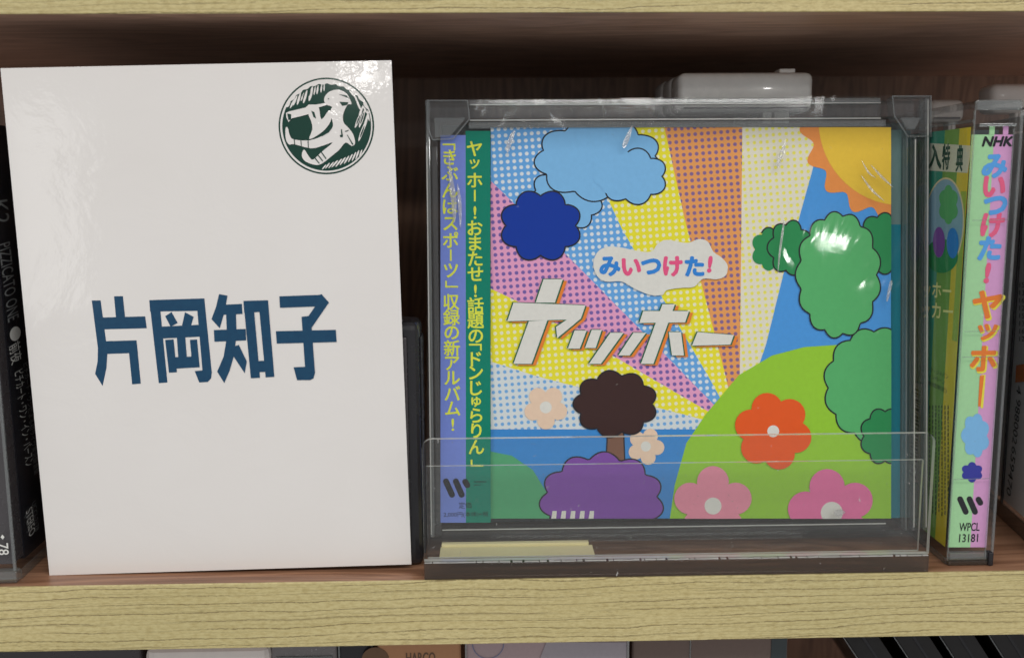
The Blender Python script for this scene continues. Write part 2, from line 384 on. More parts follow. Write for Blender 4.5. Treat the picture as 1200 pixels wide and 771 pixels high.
# round emblem: figure blowing a horn among leaves
K = 5.139; OF = (300, 70); b = MB(); g, w = M_GREENINK, M_PAPER
def em(pts, d, m): b.poly(CP, CP.P(pts, OF, K), d, m)
em(ell(423, 400, 288, 291, 72), .05, g); em(ell(423, 400, 278, 281, 72), .08, w); em(ell(425, 400, 268, 270, 72), .11, g)
cres = ell(425, 400, 269, 271, 40, 0, math.radians(205), math.radians(338))
inner = []
for i in range(61):
    t = math.radians(338 - 133 * i / 60); k = 1 - abs(t - math.radians(272)) / math.radians(68)
    r = 268 - 10 * max(0, k) ** .5 - 9 * abs(math.sin(i * .62)); inner.append((425 + r * math.cos(t), 400 + r * math.sin(t)))
em(cres + inner, .14, w)
def leaf(x, y, L, W, ang, d, m):
    a = math.radians(ang); pts = [(-.5, 0), (-.3, .35), (.1, .5), (.4, .3), (.5, 0), (.4, -.3), (.1, -.5), (-.3, -.35)]
    em(smoothpts([(x + (p * L) * math.cos(a) - (q * W) * math.sin(a), y + (p * L) * math.sin(a) + (q * W) * math.cos(a)) for p, q in pts], 3), d, m)
i = 0
for (x, y, L, W, A) in ((213,252,62,15,118),(228,236,60,13,112),(250,226,70,17,106),(272,214,50,12,112),(288,214,74,18,106),(322,196,82,22,104),(345,178,46,11,100),(362,172,50,13,98),(385,164,44,12,96),(402,158,40,10,92),
        (578,205,46,12,50),(594,222,48,12,54),(606,246,48,13,62),(618,276,60,15,66),(632,312,66,16,110),(617,360,100,20,112),(640,352,110,20,108),(662,372,110,18,106),(640,430,118,20,110),(655,300,50,12,60),(676,338,60,13,80),
        (410,648,34,10,-50),(430,640,40,11,-52),(452,636,44,11,-50),(474,628,52,13,-48),(498,622,56,13,-52),(522,612,54,13,-55),(545,604,52,13,-58),(568,594,50,12,-62),(590,584,54,12,-66),(610,574,54,13,-70),(630,566,44,11,-70)):
    i += 1; leaf(x + (8 if x < 408 and y < 300 else 0), y + (10 if x < 408 and y < 300 else 0), L * 1.12, W * .82, A, .14 + .003 * i, w)
for (x, y, L, W, A) in ((322,200,44,9,104),(288,216,38,7,106),(640,352,74,8,108),(640,434,76,8,110),(617,362,60,7,112)):
    i += 1; leaf(x, y, L, W, A, .16 + .003 * i, g)
em(smoothpts([(410,245),(420,215),(450,190),(500,182),(545,205),(562,232),(576,268),(556,270),(542,288),(524,335),(528,380),(555,410),(585,450),(597,505),(575,520),(540,500),(500,545),(455,582),(400,625),(360,635),(300,615),(276,580),(290,542),(322,588),(345,602),(395,557),(462,500),(400,520),(330,535),(230,510),(200,512),(180,480),(178,415),(192,412),(205,460),(230,482),(320,487),(400,460),(440,425),(464,400),(455,350),(448,310),(458,285),(424,272)], 3), .28, w)
em([(181,322),(200,313),(298,290),(318,272),(360,272),(420,262),(426,274),(375,290),(350,300),(335,325),(215,355),(196,377),(183,350)], .30, w)
em(smoothpts([(345,296),(378,286),(394,362),(440,306),(456,345),(440,390),(395,440),(322,480),(340,420),(332,370),(316,332),(325,305)], 3), .32, w)
for k, q in enumerate(([(188,326),(212,330),(212,362),(196,366)], [(333,308),(352,318),(363,358),(346,346)], [(497,210),(545,216),(562,238),(540,226)], [(503,255),(558,258),(548,274),(520,280)],
        [(462,408),(430,430),(380,462),(400,462),(440,438)], [(546,452),(552,455),(588,512),(580,514)], [(228,482),(233,482),(236,512),(231,511)], [(268,484),(273,484),(276,522),(271,520)], [(312,486),(317,486),(318,534),(313,533)],
        [(352,594),(357,590),(385,626),(380,628)], [(372,578),(377,574),(405,610),(400,614)], [(392,560),(397,556),(425,596),(420,600)], [(433,234),(441,234),(441,240),(433,240)], [(505,455),(525,452),(522,468),(508,468)], [(512,420),(518,420),(522,455),(514,455)], [(534,432),(560,424),(556,430),(540,436)])):
    em(q, .35 + .003 * k, g)
b.build('round_emblem', card, 'dark green round emblem of a figure blowing a horn among leaves')

# ================================================================== black case behind the card
t = thing('black_disc_case', 'low black plastic disc case showing only its right edge behind the white name card', 'CD case', (-75, 16, 0))
b = MB(); b.box(-126, -24.2, 10, 23, 0, 68.5, M_BLACKPL, 2.2, seg=3); b.build('case_shell', t, smooth=False)
b = MB(); b.box(-122, -27.4, 9.2, 10, 4, 64.5, M_DARKGREY, .5); b.build('raised_lid', t)
b = MB(); b.box(-24.2, -23.7, 12.2, 20.8, 3, 64, M_BLACKPL, .2); b.build('side_rib', t)

# ================================================================== left edge: case seen along its black cover
LCX = -132.6; lrot = Matrix.Rotation(math.radians(3.2), 3, 'Z')
lo = Vector((LCX, 3.1, 0)); la = lrot @ Vector((0, 1, 0)); ln = lrot @ Vector((1, 0, 0))
t = thing('cd_case', 'black CD case at the far left edge with white lettering running down its dark cover', 'CD case', lo, lrot, 'CD cases standing on the shelf')
F = Matrix.Translation(lo) @ lrot.to_4x4()
b = MB(); b.box(-10.6, 0, 0, 142, 0, 125, M_CLEAR, .5, F); b.build('clear_shell', t)
b = MB(); b.box(-10, -.6, 7.5, 139, 4, 121, M_BLACK, 0, F); b.box(-10, -.9, 1.2, 7.5, 5, 120, M_DARKGREY, 0, F); b.build('black_cover', t)
b = MB(); b.box(-10.9, .25, -.25, 3, -.0, 3.4, M_EDGECLR, .5, F); b.box(-10.9, .25, -.25, 3, 121.6, 125.2, M_EDGECLR, .5, F); b.box(-.5, .25, -.25, .5, 3.4, 121.6, M_EDGECLR, .1, F); b.box(0, .3, 3, 141, 0, 2.6, M_EDGECLR, .1, F); b.build('corner_rim', t)
LP = Plane(lo + ln * .35, la, (0, 0, 1), ln); b = MB(); wl = ink('pale_lettering_ink', (205, 205, 200)); wd = ink('dim_lettering_ink', (120, 122, 122))
def lt(txt, x0, y0, x1, y1, h, mm=wl, bold=.0):           # a line of text running down the cover between two seen points
    p, q = LP.pix(x0, y0), LP.pix(x1, y1); L = math.hypot(q[0] - p[0], q[1] - p[1]); ang = math.atan2(q[1] - p[1], q[0] - p[0])
    letter(b, LP, txt, (p[0] + q[0]) / 2, (p[1] + q[1]) / 2, 0, 0, mm, bold, ang, (L, h))
lt('PIZZICATO ONE', 5, 285, 16, 375, 7, wd); b.poly(LP, ell(*LP.pix(18, 391), 3.4, 1.9, 20), 0, wl)
lt('前夜', 17, 402, 20, 424, 7.2); lt('ピチカート・ワン・イン・パースン', 22, 434, 35, 545, 5.5)
lt('STEREO', 34, 596, 38, 626, 4.2); lt('UCCJ-2178', 39, 588, 43, 622, 3.6, wd); lt('(POP)', 31, 602, 34, 622, 3.4, wd)
lt('ピチカート・ワンによる初ライヴ実況録音盤', 30, 425, 43, 555, 3.2, wd); lt('K2', 0, 235, 3, 262, 9, wd)
b.build('lettering', t)
LF = Plane(lo - la * .35, ln, (0, 0, 1), -la); b = MB()
letter(b, LF, '78', *LF.pix(4, 643), 0, 0, wl, .01, -math.pi / 2, (3.2, 2.6)); b.poly(LF, [(x + LF.pix(3, 629)[0], y + LF.pix(3, 629)[1]) for x, y in ((0, .7), (.5, 0), (0, -.7), (-.5, 0))], 0, wl)
b.build('spine_number', t)

# ================================================================== acrylic holder
t = thing('acrylic_holder', 'clear acrylic display stand with a low front lip holding the colourful CD', 'display stand', (45, 12, 0))
def rrect(a0, a1, b0, b1, r, n=5):
    pts = [(a0, b0), (a1, b0)]
    for i in range(n + 1): q = math.pi / 2 * i / n; pts.append((a1 - r + r * math.cos(q), b1 - r + r * math.sin(q)))
    for i in range(n + 1): q = math.pi / 2 + math.pi / 2 * i / n; pts.append((a0 + r + r * math.cos(q), b1 - r + r * math.sin(q)))
    return pts
fp = plate((0, 1.0, 0)); b = MB(); b.slab(fp, rrect(-23.4, 112.9, 5.2, 38.6, 2.6), -1.6, 0, M_ACRYL, M_ACRYLEDGE_GLINT); b.build('front_lip', t)
fp2 = plate((0, 4.4, 0)); b = MB(); b.slab(fp2, [(-22.6, 4.6), (111.6, 4.6), (111.6, 30.3), (-22.6, 30.3)], -1.0, 0, M_ACRYL, M_ACRYLEDGE_GLINT); b.build('inner_lip', t)
b = MB(); b.box(-23.2, 112.7, 2.6, 40, .4, 4.0, M_ACRYL, .15); b.build('base_plate', t)
b = MB(); b.box(-23.4, 112.9, .6, 2.5, .05, 4.6, M_ACRYLDARK, .2); b.build('foot_edge', t)
b = MB()
x = -23.3
while x < 112.6:
    L = random.uniform(.5, 3.2); hh = random.uniform(.15, .42); x1 = min(112.7, x + L); b.box(x, x1, .75, 2.4, 4.62, 4.62 + hh, M_SPARK, .05); x += L + random.choice((0, 0, .2, .6))
b.build('glue_line', t)
# sloping back rest behind the CD
LEAN = 0.1154; bl = Matrix.Rotation(-LEAN, 3, 'X')
F = Matrix.Translation((0, 25.9, 4.0)) @ bl.to_4x4()
b = MB(); b.box(-22.5, 112, .0, 2, -.0, 62, M_ACRYL, .2, F); b.build('back_rest', t)
# a strip of card lying in the holder
o_ = MB(); o_.box(-19.6, 22.9, 5.6, 13.2, 4.03, 4.45, M_CREAM, .1)
o_.box(-19.3, 21.9, 12.9, 14.6, 4.46, 5.3, M_CREAM, .1)
o_.build('card_strip', None, 'narrow cream card strip lying in the holder under the colourful CD', None, Matrix.Translation((0, 14 * S, 4 * S)), cat='card strip')

# ================================================================== displayed CD
do = Vector((-22.63, 15.16, 4.21)); du = Vector((1, 0, 0)); dw = bl @ Vector((0, 0, 1)); dn = bl @ Vector((0, -1, 0))
DP = Plane(do, du, dw, dn)
F = Matrix.Translation(do) @ bl.to_4x4()
cd = thing('displayed_cd', 'colourful sunburst cover CD in a clear case, green and violet paper strip on its left', 'CD', do, bl)
b = MB(); b.box(4.2, 137, 5.2, 9.2, 5, 118.6, M_TRAY, .4, F); b.build('disc_tray', cd)
# rear shell rails
b = MB()
b.box(0, 142, 4.6, 10, 120.2, 124.8, M_RIM, .4, F); b.box(0, 142, 4.6, 10, .1, 4.4, M_CLEAR, .4, F)
b.box(0, 3.4, 4.6, 10, 4.5, 120.1, M_RIM, .4, F); b.box(138.2, 142, 4.6, 10, 4.5, 120.1, M_RIM, .4, F)
b.build('rear_shell', cd)
# lid rim; thin pale lines paint in the bright reflections along it
b = MB()
b.box(12.2, 128.5, 1.3, 4.2, 123.6, 125, M_EDGECLR, .25, F); b.box(12.2, 128.5, 1.3, 4.2, 119.0, 123.4, M_RIM, .15, F)
b.box(0, 1.3, .4, 4.4, 2, 124.8, M_EDGECLR, .3, F); b.box(1.5, 3.2, 1.3, 4.2, 2, 112, M_RIM, .2, F)
b.box(140.6, 142, .4, 4.4, 2, 124.8, M_EDGECLR, .3, F)
b.box(137.6, 138.2, .5, 3.2, 2, 114, M_EDGECLR, .1, F); b.box(135.4, 135.9, .5, 3.2, 2, 114, M_EDGECLR, .1, F); b.box(138.6, 140.3, 1.4, 4.2, 2, 114, M_RIM, .2, F)
b.box(3.4, 138, .5, 4.2, .2, 1.5, M_CLEAR, .3, F); b.box(3.4, 130, 1.1, 4.2, 1.7, 4.3, M_CLEAR, .3, F); b.box(3.4, 130, .95, 1.1, 3.9, 4.2, M_ACRYLEDGE_GLINT, 0, F)
b.box(12.4, 128.3, 1.15, 1.5, 123.3, 123.6, M_ACRYLEDGE_GLINT, 0, F); b.box(12.4, 128.3, .9, 1.3, 118.9, 119.25, M_ACRYLEDGE_GLINT, 0, F)
b.box(137.75, 138.05, .3, .5, 3, 113, M_ACRYLEDGE_GLINT, 0, F); b.box(.2, .5, .2, .4, 3, 112, M_ACRYLEDGE_GLINT, 0, F); b.box(141.2, 141.6, .2, .4, 3, 124, M_ACRYLEDGE_GLINT, 0, F)
b.build('lid_rim', cd)
# ribbed strip under the top rail
b = MB(); b.box(12, 130, 1.6, 3.4, 116.9, 118.8, M_EDGECLR, .1, F)
b.build('ribbed_strip', cd)
b = MB(); x = 12.4
while x < 62: b.box(x, x + .38, 1.25, 1.6, 117.0, 118.6, M_EDGECLR, 0, F); x += .78
b.build('rib_teeth', cd, kind='stuff')
# moulded corner guards
def guard(pts, nm='corner_guard'):
    b = MB(); P = DP.P(pts); b.slab(DP, P, -4.2, -.25, M_RIM, M_EDGECLR)
    for i in range(len(P)):
        (x0, y0), (x1, y1) = P[i - 1], P[i]; b.slab(DP, capsule(x0, y0, x1, y1, .34, 3), -.24, .1 + .004 * i, M_EDGECLR)
    b.build(nm, cd)
guard([(501, 118), (548, 118), (550, 140), (531, 163), (507, 164), (501, 150)])
guard([(1046, 113), (1091, 113), (1091, 160), (1064, 160), (1048, 136)])
b = MB(); b.slab(DP, DP.P([(1056, 138), (1080, 138), (1073, 151), (1064, 151)]), -1.2, -.3, M_EDGECLR)
b.build('hinge_tab', cd); b = MB(); b.slab(DP, DP.P([(509, 138), (546, 138), (527, 160), (510, 161)]), -1.2, -.3, M_EDGECLR); b.build('hinge_tab', cd)
# inlay visible to the right of the booklet
b = MB(); b.poly(DP, DP.P([(1043, 262), (1062, 262), (1061, 610), (1041, 610)]), -3.6, M_TEAL); b.poly(DP, DP.P([(1046, 150), (1063, 150), (1062, 262), (1044, 262)]), -3.6, M_GREYTEAL)
b.poly(DP, DP.P([(1062.5, 150), (1075, 150), (1074, 610), (1061.5, 610)]), -4.4, ink('dim_inlay_ink', (70, 92, 92)))
b.build('rear_inlay', cd)

def flower(cx, cy_, R, m, cen=9, ph=0, d=.42, n=6):
    for i in range(n):
        a = ph + 2 * math.pi * i / n; art(ell(cx + R * .60 * math.cos(a), cy_ + R * .60 * math.sin(a), R * .40, R * .40, 24), Z + d + .004 * i, m)
    art(ell(cx, cy_, R * .55, R * .55, 20), Z + d + .04, m); art(ell(cx, cy_, cen, cen, 24), Z + d + .06, M_WHITE)
# booklet cover art: one printed sheet (plain geometric stand-ins where the cover shows characters)
b = MB(); B0, B1, B2, B3 = 575, 1047.5, 148, 609
def art(pts, d, m, sm=0):
    pts = smoothpts(pts, sm) if sm else pts; pts = clip(pts, B0, B1, B2, B3)
    if len(pts) > 2: b.poly(DP, DP.P(pts), d, m)
def arto(pts, d, m, g_=1.7, sm=0):
    pts = smoothpts(pts, sm) if sm else pts; art(grow(pts, g_), d, M_OUT); art(pts, d + .02, m)
Z = -2.0                                                     # art sits 2 mm behind the lid face
b.slab(DP, DP.P([(B0, B2), (B1, B2), (B1, B3), (B0, B3)]), Z - .5, Z, ink('sky_blue_ink', (72, 146, 214)))
HB = halftone('halftone_blue', (98, 160, 218), (210, 218, 222)); HP = halftone('halftone_pink', (220, 154, 190), (112, 92, 160))
HY = halftone('halftone_yellow', (226, 216, 50), (232, 230, 190), rad=.27); HO = halftone('halftone_orange', (222, 152, 88), (128, 100, 140))
HL = halftone('halftone_cream', (218, 214, 196), (222, 216, 96), rad=.27); HW = halftone('halftone_pale', (205, 212, 214), (110, 164, 214), rad=.27)
C = (866, 503)
rays = [([(575,148),(666,148)], None)]
L = .04
art([(575,148),(668,148),(716,238),(730,268),(831,440),C,(753,388),(668,302),(575,211)], Z + L, HB)
art([(575,211),(668,302),(753,388),C,(724,420),(604,352),(575,338)], Z + L, HP)
art([(575,338),(604,352),(724,420),C,(628,441),(575,424)], Z + L, HY)
art([(575,424),(628,441),C,(866,504),(575,504)], Z + L, HW)
art([(668,148),(780,148),(805,260),(852,440),C,(831,440),(730,268),(716,238)], Z + L, HY)
art([(780,148),(872,148),(871,260),(869,440),C,(852,440),(805,260)], Z + L, HO)
art([(872,148),(968,148),(953,205),(920,323),(900,404),C,(869,440),(871,260)], Z + L, HL)
# sun
sun = [(1060 + (112 + 7 * math.sin(i * .9 * 2)) * math.cos(a), 141 + (112 + 7 * math.sin(i * .9 * 2)) * math.sin(a)) for i, a in ((i, 2 * math.pi * i / 90) for i in range(90))]
sun = [(1060 + (114 + 7 * math.sin(19 * a)) * math.cos(a), 141 + (114 + 7 * math.sin(19 * a)) * math.sin(a)) for a in (2 * math.pi * i / 240 for i in range(240))]
art(sun, Z + .08, ink('sun_orange_ink', (228, 140, 72))); art(ell(1060, 141, 98, 99, 60), Z + .12, ink('sun_yellow_ink', (232, 186, 62)))
# sea, far mound, hill
art([(575,504),(1048,504),(1048,609),(575,609)], Z + .08, ink('sea_blue_ink', (58, 132, 200)))
art([(575,530),(600,535),(625,552),(642,580),(648,612),(575,612)], Z + .12, ink('far_mound_ink', (78, 160, 112)))
hill = [(786, 612), (792, 570), (806, 520), (829, 486), (868, 440), (907, 417), (945, 407), (990, 404), (1050, 402), (1050, 612)]
art(hill, Z + .12, ink('hill_green_ink', (144, 194, 52)))
art([(575, 604.5), (700, 604.5), (700, 612), (575, 612)], Z + .16, ink('far_mound_ink', (78, 160, 112)))
# plain clouds, bushes and mounds
arto(scallop(702, 186, 66, 40, 9, 9, ph=.4), Z + .16, ink('pale_blue_ink', (120, 178, 226)))
arto(scallop(742, 206, 34, 26, 7, 7), Z + .20, ink('pale_blue_ink', (120, 178, 226)))
art(scallop(722, 200, 24, 24, 8, 4), Z + .26, ink('pale_blue_ink', (120, 178, 226)))
arto(scallop(664, 232, 36, 32, 9, 7, ph=.3), Z + .125, ink('pale_blue_ink', (120, 178, 226))); arto(scallop(634, 264, 40, 34, 8, 8), Z + .28, ink('deep_blue_ink', (6, 52, 150)))
G1, G2 = ink('bush_green_ink', (84, 170, 104)), ink('bush_dark_green_ink', (40, 134, 78))
arto(scallop(903, 292, 16, 20, 6, 5), Z + .16, G2); arto(scallop(928, 290, 20, 26, 7, 6), Z + .22, G2)
arto(scallop(1036, 285, 22, 30, 7, 6), Z + .22, G2); arto(scallop(1030, 452, 56, 62, 12, 6, ph=.3), Z + .24, G1)
arto(scallop(1040, 512, 24, 28, 8, 5), Z + .30, G2)
arto(scallop(985, 322, 44, 68, 13, 6), Z + .34, G1); art(ell(970, 278, 14, 6, 24), Z + .38, ink('bush_pale_ink', (150, 206, 160)))
PU = ink('mound_purple_ink', (122, 72, 160)); BR = ink('bush_brown_ink', (58, 36, 34)); SK = ink('peach_ink', (236, 196, 172))
arto(scallop(706, 588, 64, 48, 11, 9, ph=.5), Z + .24, PU)
for i in range(5): art([(648 + i * 11, 600), (653 + i * 11, 600), (652 + i * 11, 612), (646 + i * 11, 612)], Z + .29, M_WHITE)
arto([(715, 480), (730, 480), (733, 560), (711, 560)], Z + .22, ink('trunk_brown_ink', (120, 84, 66))); flower(758, 524, 22, SK, 6, .1, .20, 5); arto(scallop(722, 474, 42, 32, 9, 7), Z + .36, BR)
flower(640, 478, 26, SK, 7, .3, .20, 5)
YB = ink('accent_yellow_ink', (226, 206, 60))
# flowers
flower(908, 506, 46, ink('flower_red_ink', (230, 88, 32)), 7, math.radians(-105), n=6); flower(837, 594, 47, ink('flower_pink_ink', (232, 140, 160)), 10, math.radians(-90), n=5); flower(977, 602, 52, ink('flower_rose_ink', (228, 112, 160)), 13, math.radians(-100), n=5)
# white splash behind the small title
K8 = lambda pts: [(580 + x / 3.75, 260 + y / 3.75) for x, y in pts]
art(K8([(435,180),(455,130),(500,108),(560,112),(620,125),(690,130),(720,95),(760,78),(830,90),(860,90),(900,75),(940,85),(965,130),(1000,155),(1028,190),(1020,235),(980,252),(920,250),(880,285),(820,290),(760,300),(740,320),(690,322),(620,295),(560,262),(490,262),(450,235)]), Z + .50, M_WHITE, 4)
booklet = b.build('booklet', cd, 'printed cover with dotted sunburst rays, sun, green hill and flowers')
b = MB(); TB, TP = ink('title_blue_ink', (48, 128, 208)), ink('title_pink_ink', (222, 84, 130))
for ch, x, y, m_ in (('み', 508, 195, TB), ('い', 603, 198, TP), ('つ', 690, 196, TB), ('け', 786, 195, TP), ('た', 882, 195, TB), ('!', 950, 186, TP)):
    (px, py), = K8([(x, y)]); letter(b, DP, ch, *DP.pix(px, py), 6.2 if ch != '!' else 6.0, Z + .56, m_, .05, shear=.12 if ch == '!' else 0)
TG, TO = ink('title_green_ink', (30, 96, 66)), ink('title_orange_ink', (226, 126, 48))
st = [[(215,252),(300,252),(265,355),(180,355)], [(82,355),(400,367),(380,425),(275,512),(270,462),(318,430),(55,437)], [(150,437),(232,432),(162,625),(82,625)],
      [(352,478),(405,478),(375,558),(322,558)], [(428,475),(472,475),(445,555),(398,555)], [(510,488),(568,488),(468,625),(415,625)],
      [(612,488),(668,488),(595,588),(545,588)], [(655,392),(857,392),(840,442),(638,445)], [(740,362),(795,362),(700,625),(645,625)], [(768,485),(822,485),(835,588),(782,588)], [(895,485),(1055,498),(1040,540),(870,545)]]
for i, s_ in enumerate(st):
    sh = lambda dx, dy: [(x + dx, y + dy) for x, y in s_]
    d0 = Z + .54 + .002 * i
    b.poly(DP, DP.P(K8(sh(19, 7))), d0, TO); b.poly(DP, DP.P(K8(sh(-5, -3))), d0 + .03, TG); b.poly(DP, DP.P(K8(sh(6, 3))), d0 + .06, TG); b.poly(DP, DP.P(K8(sh(0, 0))), d0 + .09, M_WHITE)
b.build('title_lettering', booklet, 'white slanted title and small blue and pink title')

# paper strip (obi) on the left
b = MB(); OV, OG = ink('obi_violet_ink', (112, 132, 206)), ink('obi_green_ink', (0, 124, 102))
ZO = -.9
b.slab(DP, DP.P([(516, 158), (545.5, 158), (546, 613), (516, 613)]), ZO - .3, ZO, OV); b.slab(DP, DP.P([(545.5, 153), (574.5, 153), (575, 613), (546, 613)]), ZO - .3, ZO, OG)
obi = b.build('paper_strip', cd, 'vertical paper strip, half violet and half green')
b = MB(); YE = ink('obi_yellow_ink', (216, 228, 74))
BAR = lambda cx, cy_, L, w_: [(cx - w_ / 2, cy_ - L / 2), (cx + w_ / 2, cy_ - L / 2), (cx + w_ / 2, cy_ + L / 2), (cx - w_ / 2, cy_ + L / 2)]
def column(items, x0, x1, y0, y1, h):
    for k, (ch, y) in enumerate(items):
        x = x0 + (x1 - x0) * (y - y0) / (y1 - y0); A = DP.pix(x, y)
        if ch == 'ー': b.poly(DP, DP.P(BAR(x, y, 13.5, 2.1)), ZO + .06, YE)
        elif ch == '「':
            b.poly(DP, DP.P([(x - 8, y + 1), (x + 7, y + 1), (x + 7, y + 9), (x + 5, y + 9), (x + 5, y + 3), (x - 8, y + 3)]), ZO + .06, YE)
        elif ch == '」':
            b.poly(DP, DP.P([(x + 8, y - 1), (x - 7, y - 1), (x - 7, y - 9), (x - 5, y - 9), (x - 5, y - 3), (x + 8, y - 3)]), ZO + .06, YE)
        else:
            s_ = .82 if ch in 'ッゅ' else 1
            letter(b, DP, ch, *A, h * s_ if ch in 'ッゅ' else h, ZO + .06, YE, .020)
column([('ヤ', 174), ('ッ', 192), ('ホ', 211), ('ー', 229), ('!', 249), ('お', 267), ('ま', 285), ('た', 303), ('せ', 321), ('!', 341), ('話', 358), ('題', 376), ('の', 394), ('「', 402), ('ド', 421), ('ン', 437), ('じ', 455), ('ゅ', 471), ('ら', 487), ('り', 505), ('ん', 524), ('」', 548)], 556, 558.5, 174, 548, 4.8)
column([('「', 167), ('き', 184), ('ぶ', 203), ('ん', 223), ('は', 242), ('ス', 262), ('ポ', 281), ('ー', 299), ('ツ', 317), ('」', 338), ('収', 354), ('録', 372), ('の', 390), ('新', 408), ('ア', 426), ('ル', 443), ('バ', 461), ('ム', 479), ('!', 498)], 526.5, 530.5, 167, 498, 4.8)
b.build('lettering', obi, 'yellow-green vertical lettering')
b = MB()
def wlogo(pl, ox, oy, k, d, m_):
    for i, (x0, y0, x1, y1, w_) in enumerate(((0, 0, 7, 15.6, 7), (11.6, 0, 18.4, 15.6, 7), (22.6, .4, 25.0, 4.4, 7))):
        b.poly(pl, pl.P([(ox + x * k, oy + y * k) for x, y in capsule(x0, y0, x1, y1, w_)]), d + .004 * i, m_)
wlogo(DP, 522.5, 564.5, 1, ZO + .06, M_BLACK)
for txt, y, w_ in (('WARNER MUSIC', 565, 15), ('JAPAN', 569, 8)): letter(b, DP, txt, *DP.pix(555 + w_ / 2, y), 0, ZO + .06, M_BLACK, 0, 0, (w_ / 4.2, .6))
letter(b, DP, '定価', *DP.pix(545, 592.5), 0, ZO + .06, M_BLACK, .0, 0, (3.6, 1.8)); letter(b, DP, '2,000円(本体)+税', *DP.pix(546, 603.5), 0, ZO + .06, M_BLACK, 0, 0, (12.6, 1.7))
b.build('price_print', obi, 'black price print and slanted three-bar logo')
# lid sheet and wrap over everything
b = MB(); b.poly(DP, DP.P([(503, 120), (1089, 115), (1087, 628), (502, 631)]), 0, M_LID); b.build('lid_window', cd)
b = MB(); NG = 24
P0, P1, P2, P3 = DP.P([(501, 117), (1091, 112), (1089, 631), (500, 634)])
vs = []; fs = []
for j in range(NG + 1):
    for i in range(NG + 1):
        u, v = i / NG, j / NG; a = (P0[0] * (1 - u) + P1[0] * u) * (1 - v) + (P3[0] * (1 - u) + P2[0] * u) * v; c_ = (P0[1] * (1 - u) + P1[1] * u) * (1 - v) + (P3[1] * (1 - u) + P2[1] * u) * v
        e = min(u, 1 - u, v, 1 - v); vs.append(DP.at(a, c_, .28 + .10 * math.sin(17 * u + 3 * v) * math.sin(9 * v) * (0 if e < .02 else 1)))
for j in range(NG):
    for i in range(NG): q = j * (NG + 1) + i; fs.append([q, q + NG + 1, q + NG + 2, q + 1])
b.add(vs, fs, M_WRAP); b.build('shrink_wrap', cd, 'wrinkled clear film wrap', smooth=True)

M_CREASE_HILITE = film('film_crease_painted_highlight', (.9, .9, .9), 2.1, .10, .22, (.8, .8, .8), wr=.8, scale=400, dist=.0006)  # film creases, with pale scatter painted in for the highlight streaks
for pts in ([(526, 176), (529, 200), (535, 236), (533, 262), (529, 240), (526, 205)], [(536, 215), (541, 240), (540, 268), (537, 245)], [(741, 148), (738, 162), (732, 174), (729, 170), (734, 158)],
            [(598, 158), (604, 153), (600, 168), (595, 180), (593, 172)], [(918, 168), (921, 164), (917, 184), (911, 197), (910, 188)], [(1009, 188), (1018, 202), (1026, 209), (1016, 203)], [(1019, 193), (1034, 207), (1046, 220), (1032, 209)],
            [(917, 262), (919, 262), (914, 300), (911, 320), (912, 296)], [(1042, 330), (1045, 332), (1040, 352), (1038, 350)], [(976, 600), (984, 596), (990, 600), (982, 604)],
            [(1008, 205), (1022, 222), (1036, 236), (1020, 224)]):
    b = MB(); b.slab(DP, smoothpts(DP.P(pts), 4), .36, .46, M_CREASE_HILITE); b.build('crease_highlight', cd)

# ================================================================== grey lock heads behind the display
def keeper(x, y, z, w_, label, mat=M_GREYPL, dep=14, hh=11.5, tab=True, group='grey security boxes standing behind the CDs', frame_w=None):
    t = thing('security_box', label, 'security box', (x + w_ / 2, y + dep / 2, 0), None, group)
    b = MB(); b.box(x, x + w_, y, y + dep, z - hh, z, mat, 2.2, seg=4); b.build('lock_head', t, smooth=True)
    b = MB(); b.box(x + w_ * .64, x + w_ * .71, y + 2, y + 6, z - hh - 9, z - hh + .4, mat, .4); b.box(x + w_ * .73, x + w_ * .84, y + 2, y + 6, z - hh - 9, z - hh + .4, mat, .4)
    b.build('locking_pin', t)
    b = MB(); b.box(x + 1.6, x + w_ - 1.6, y - .12, y + .3, z - hh + 1.0, z - hh + 1.5, M_DARKGREY); b.build('seam', t)
    if tab: b = MB(); b.box(x + w_ * .77, x + w_ * .89, y + 4, y + 10, z - .3, z + 1.4, mat, .4); b.build('release_tab', t)
    b = MB(); b.box(x - 6, x + w_ + 6, y + 1, y + dep - 1, 0, z - hh - 9, M_CLEAR, .8); b.build('clear_frame', t)
    b = MB(); b.box(x - 3, x + w_ + 3, y + 3, y + dep - 3, 3, z - hh - 13, M_DARKGREY, .4); b.build('disc_cover', t)
    return t
keeper(50.6, 42, 136.6, 39.8, 'grey plastic security box nearest behind the colourful CD, its whole rounded lock head in view')
keeper(51.2, 59.5, 137.2, 39.8, 'second grey security box, a thin left edge of its head showing behind the nearest')
keeper(51.6, 76.5, 137.8, 39.8, 'rearmost grey security box, a faint curved edge left of the other two', tab=False)
keeper(134.0, 62, 130.2, 11.5, 'small pale lock head peeking over the pink and green CD', M_GREY2, 10, 7, False)
keeper(153.6, 62, 135.0, 14, 'taller pale lock head at the top right corner of the picture', M_GREY2, 10, 9, False)

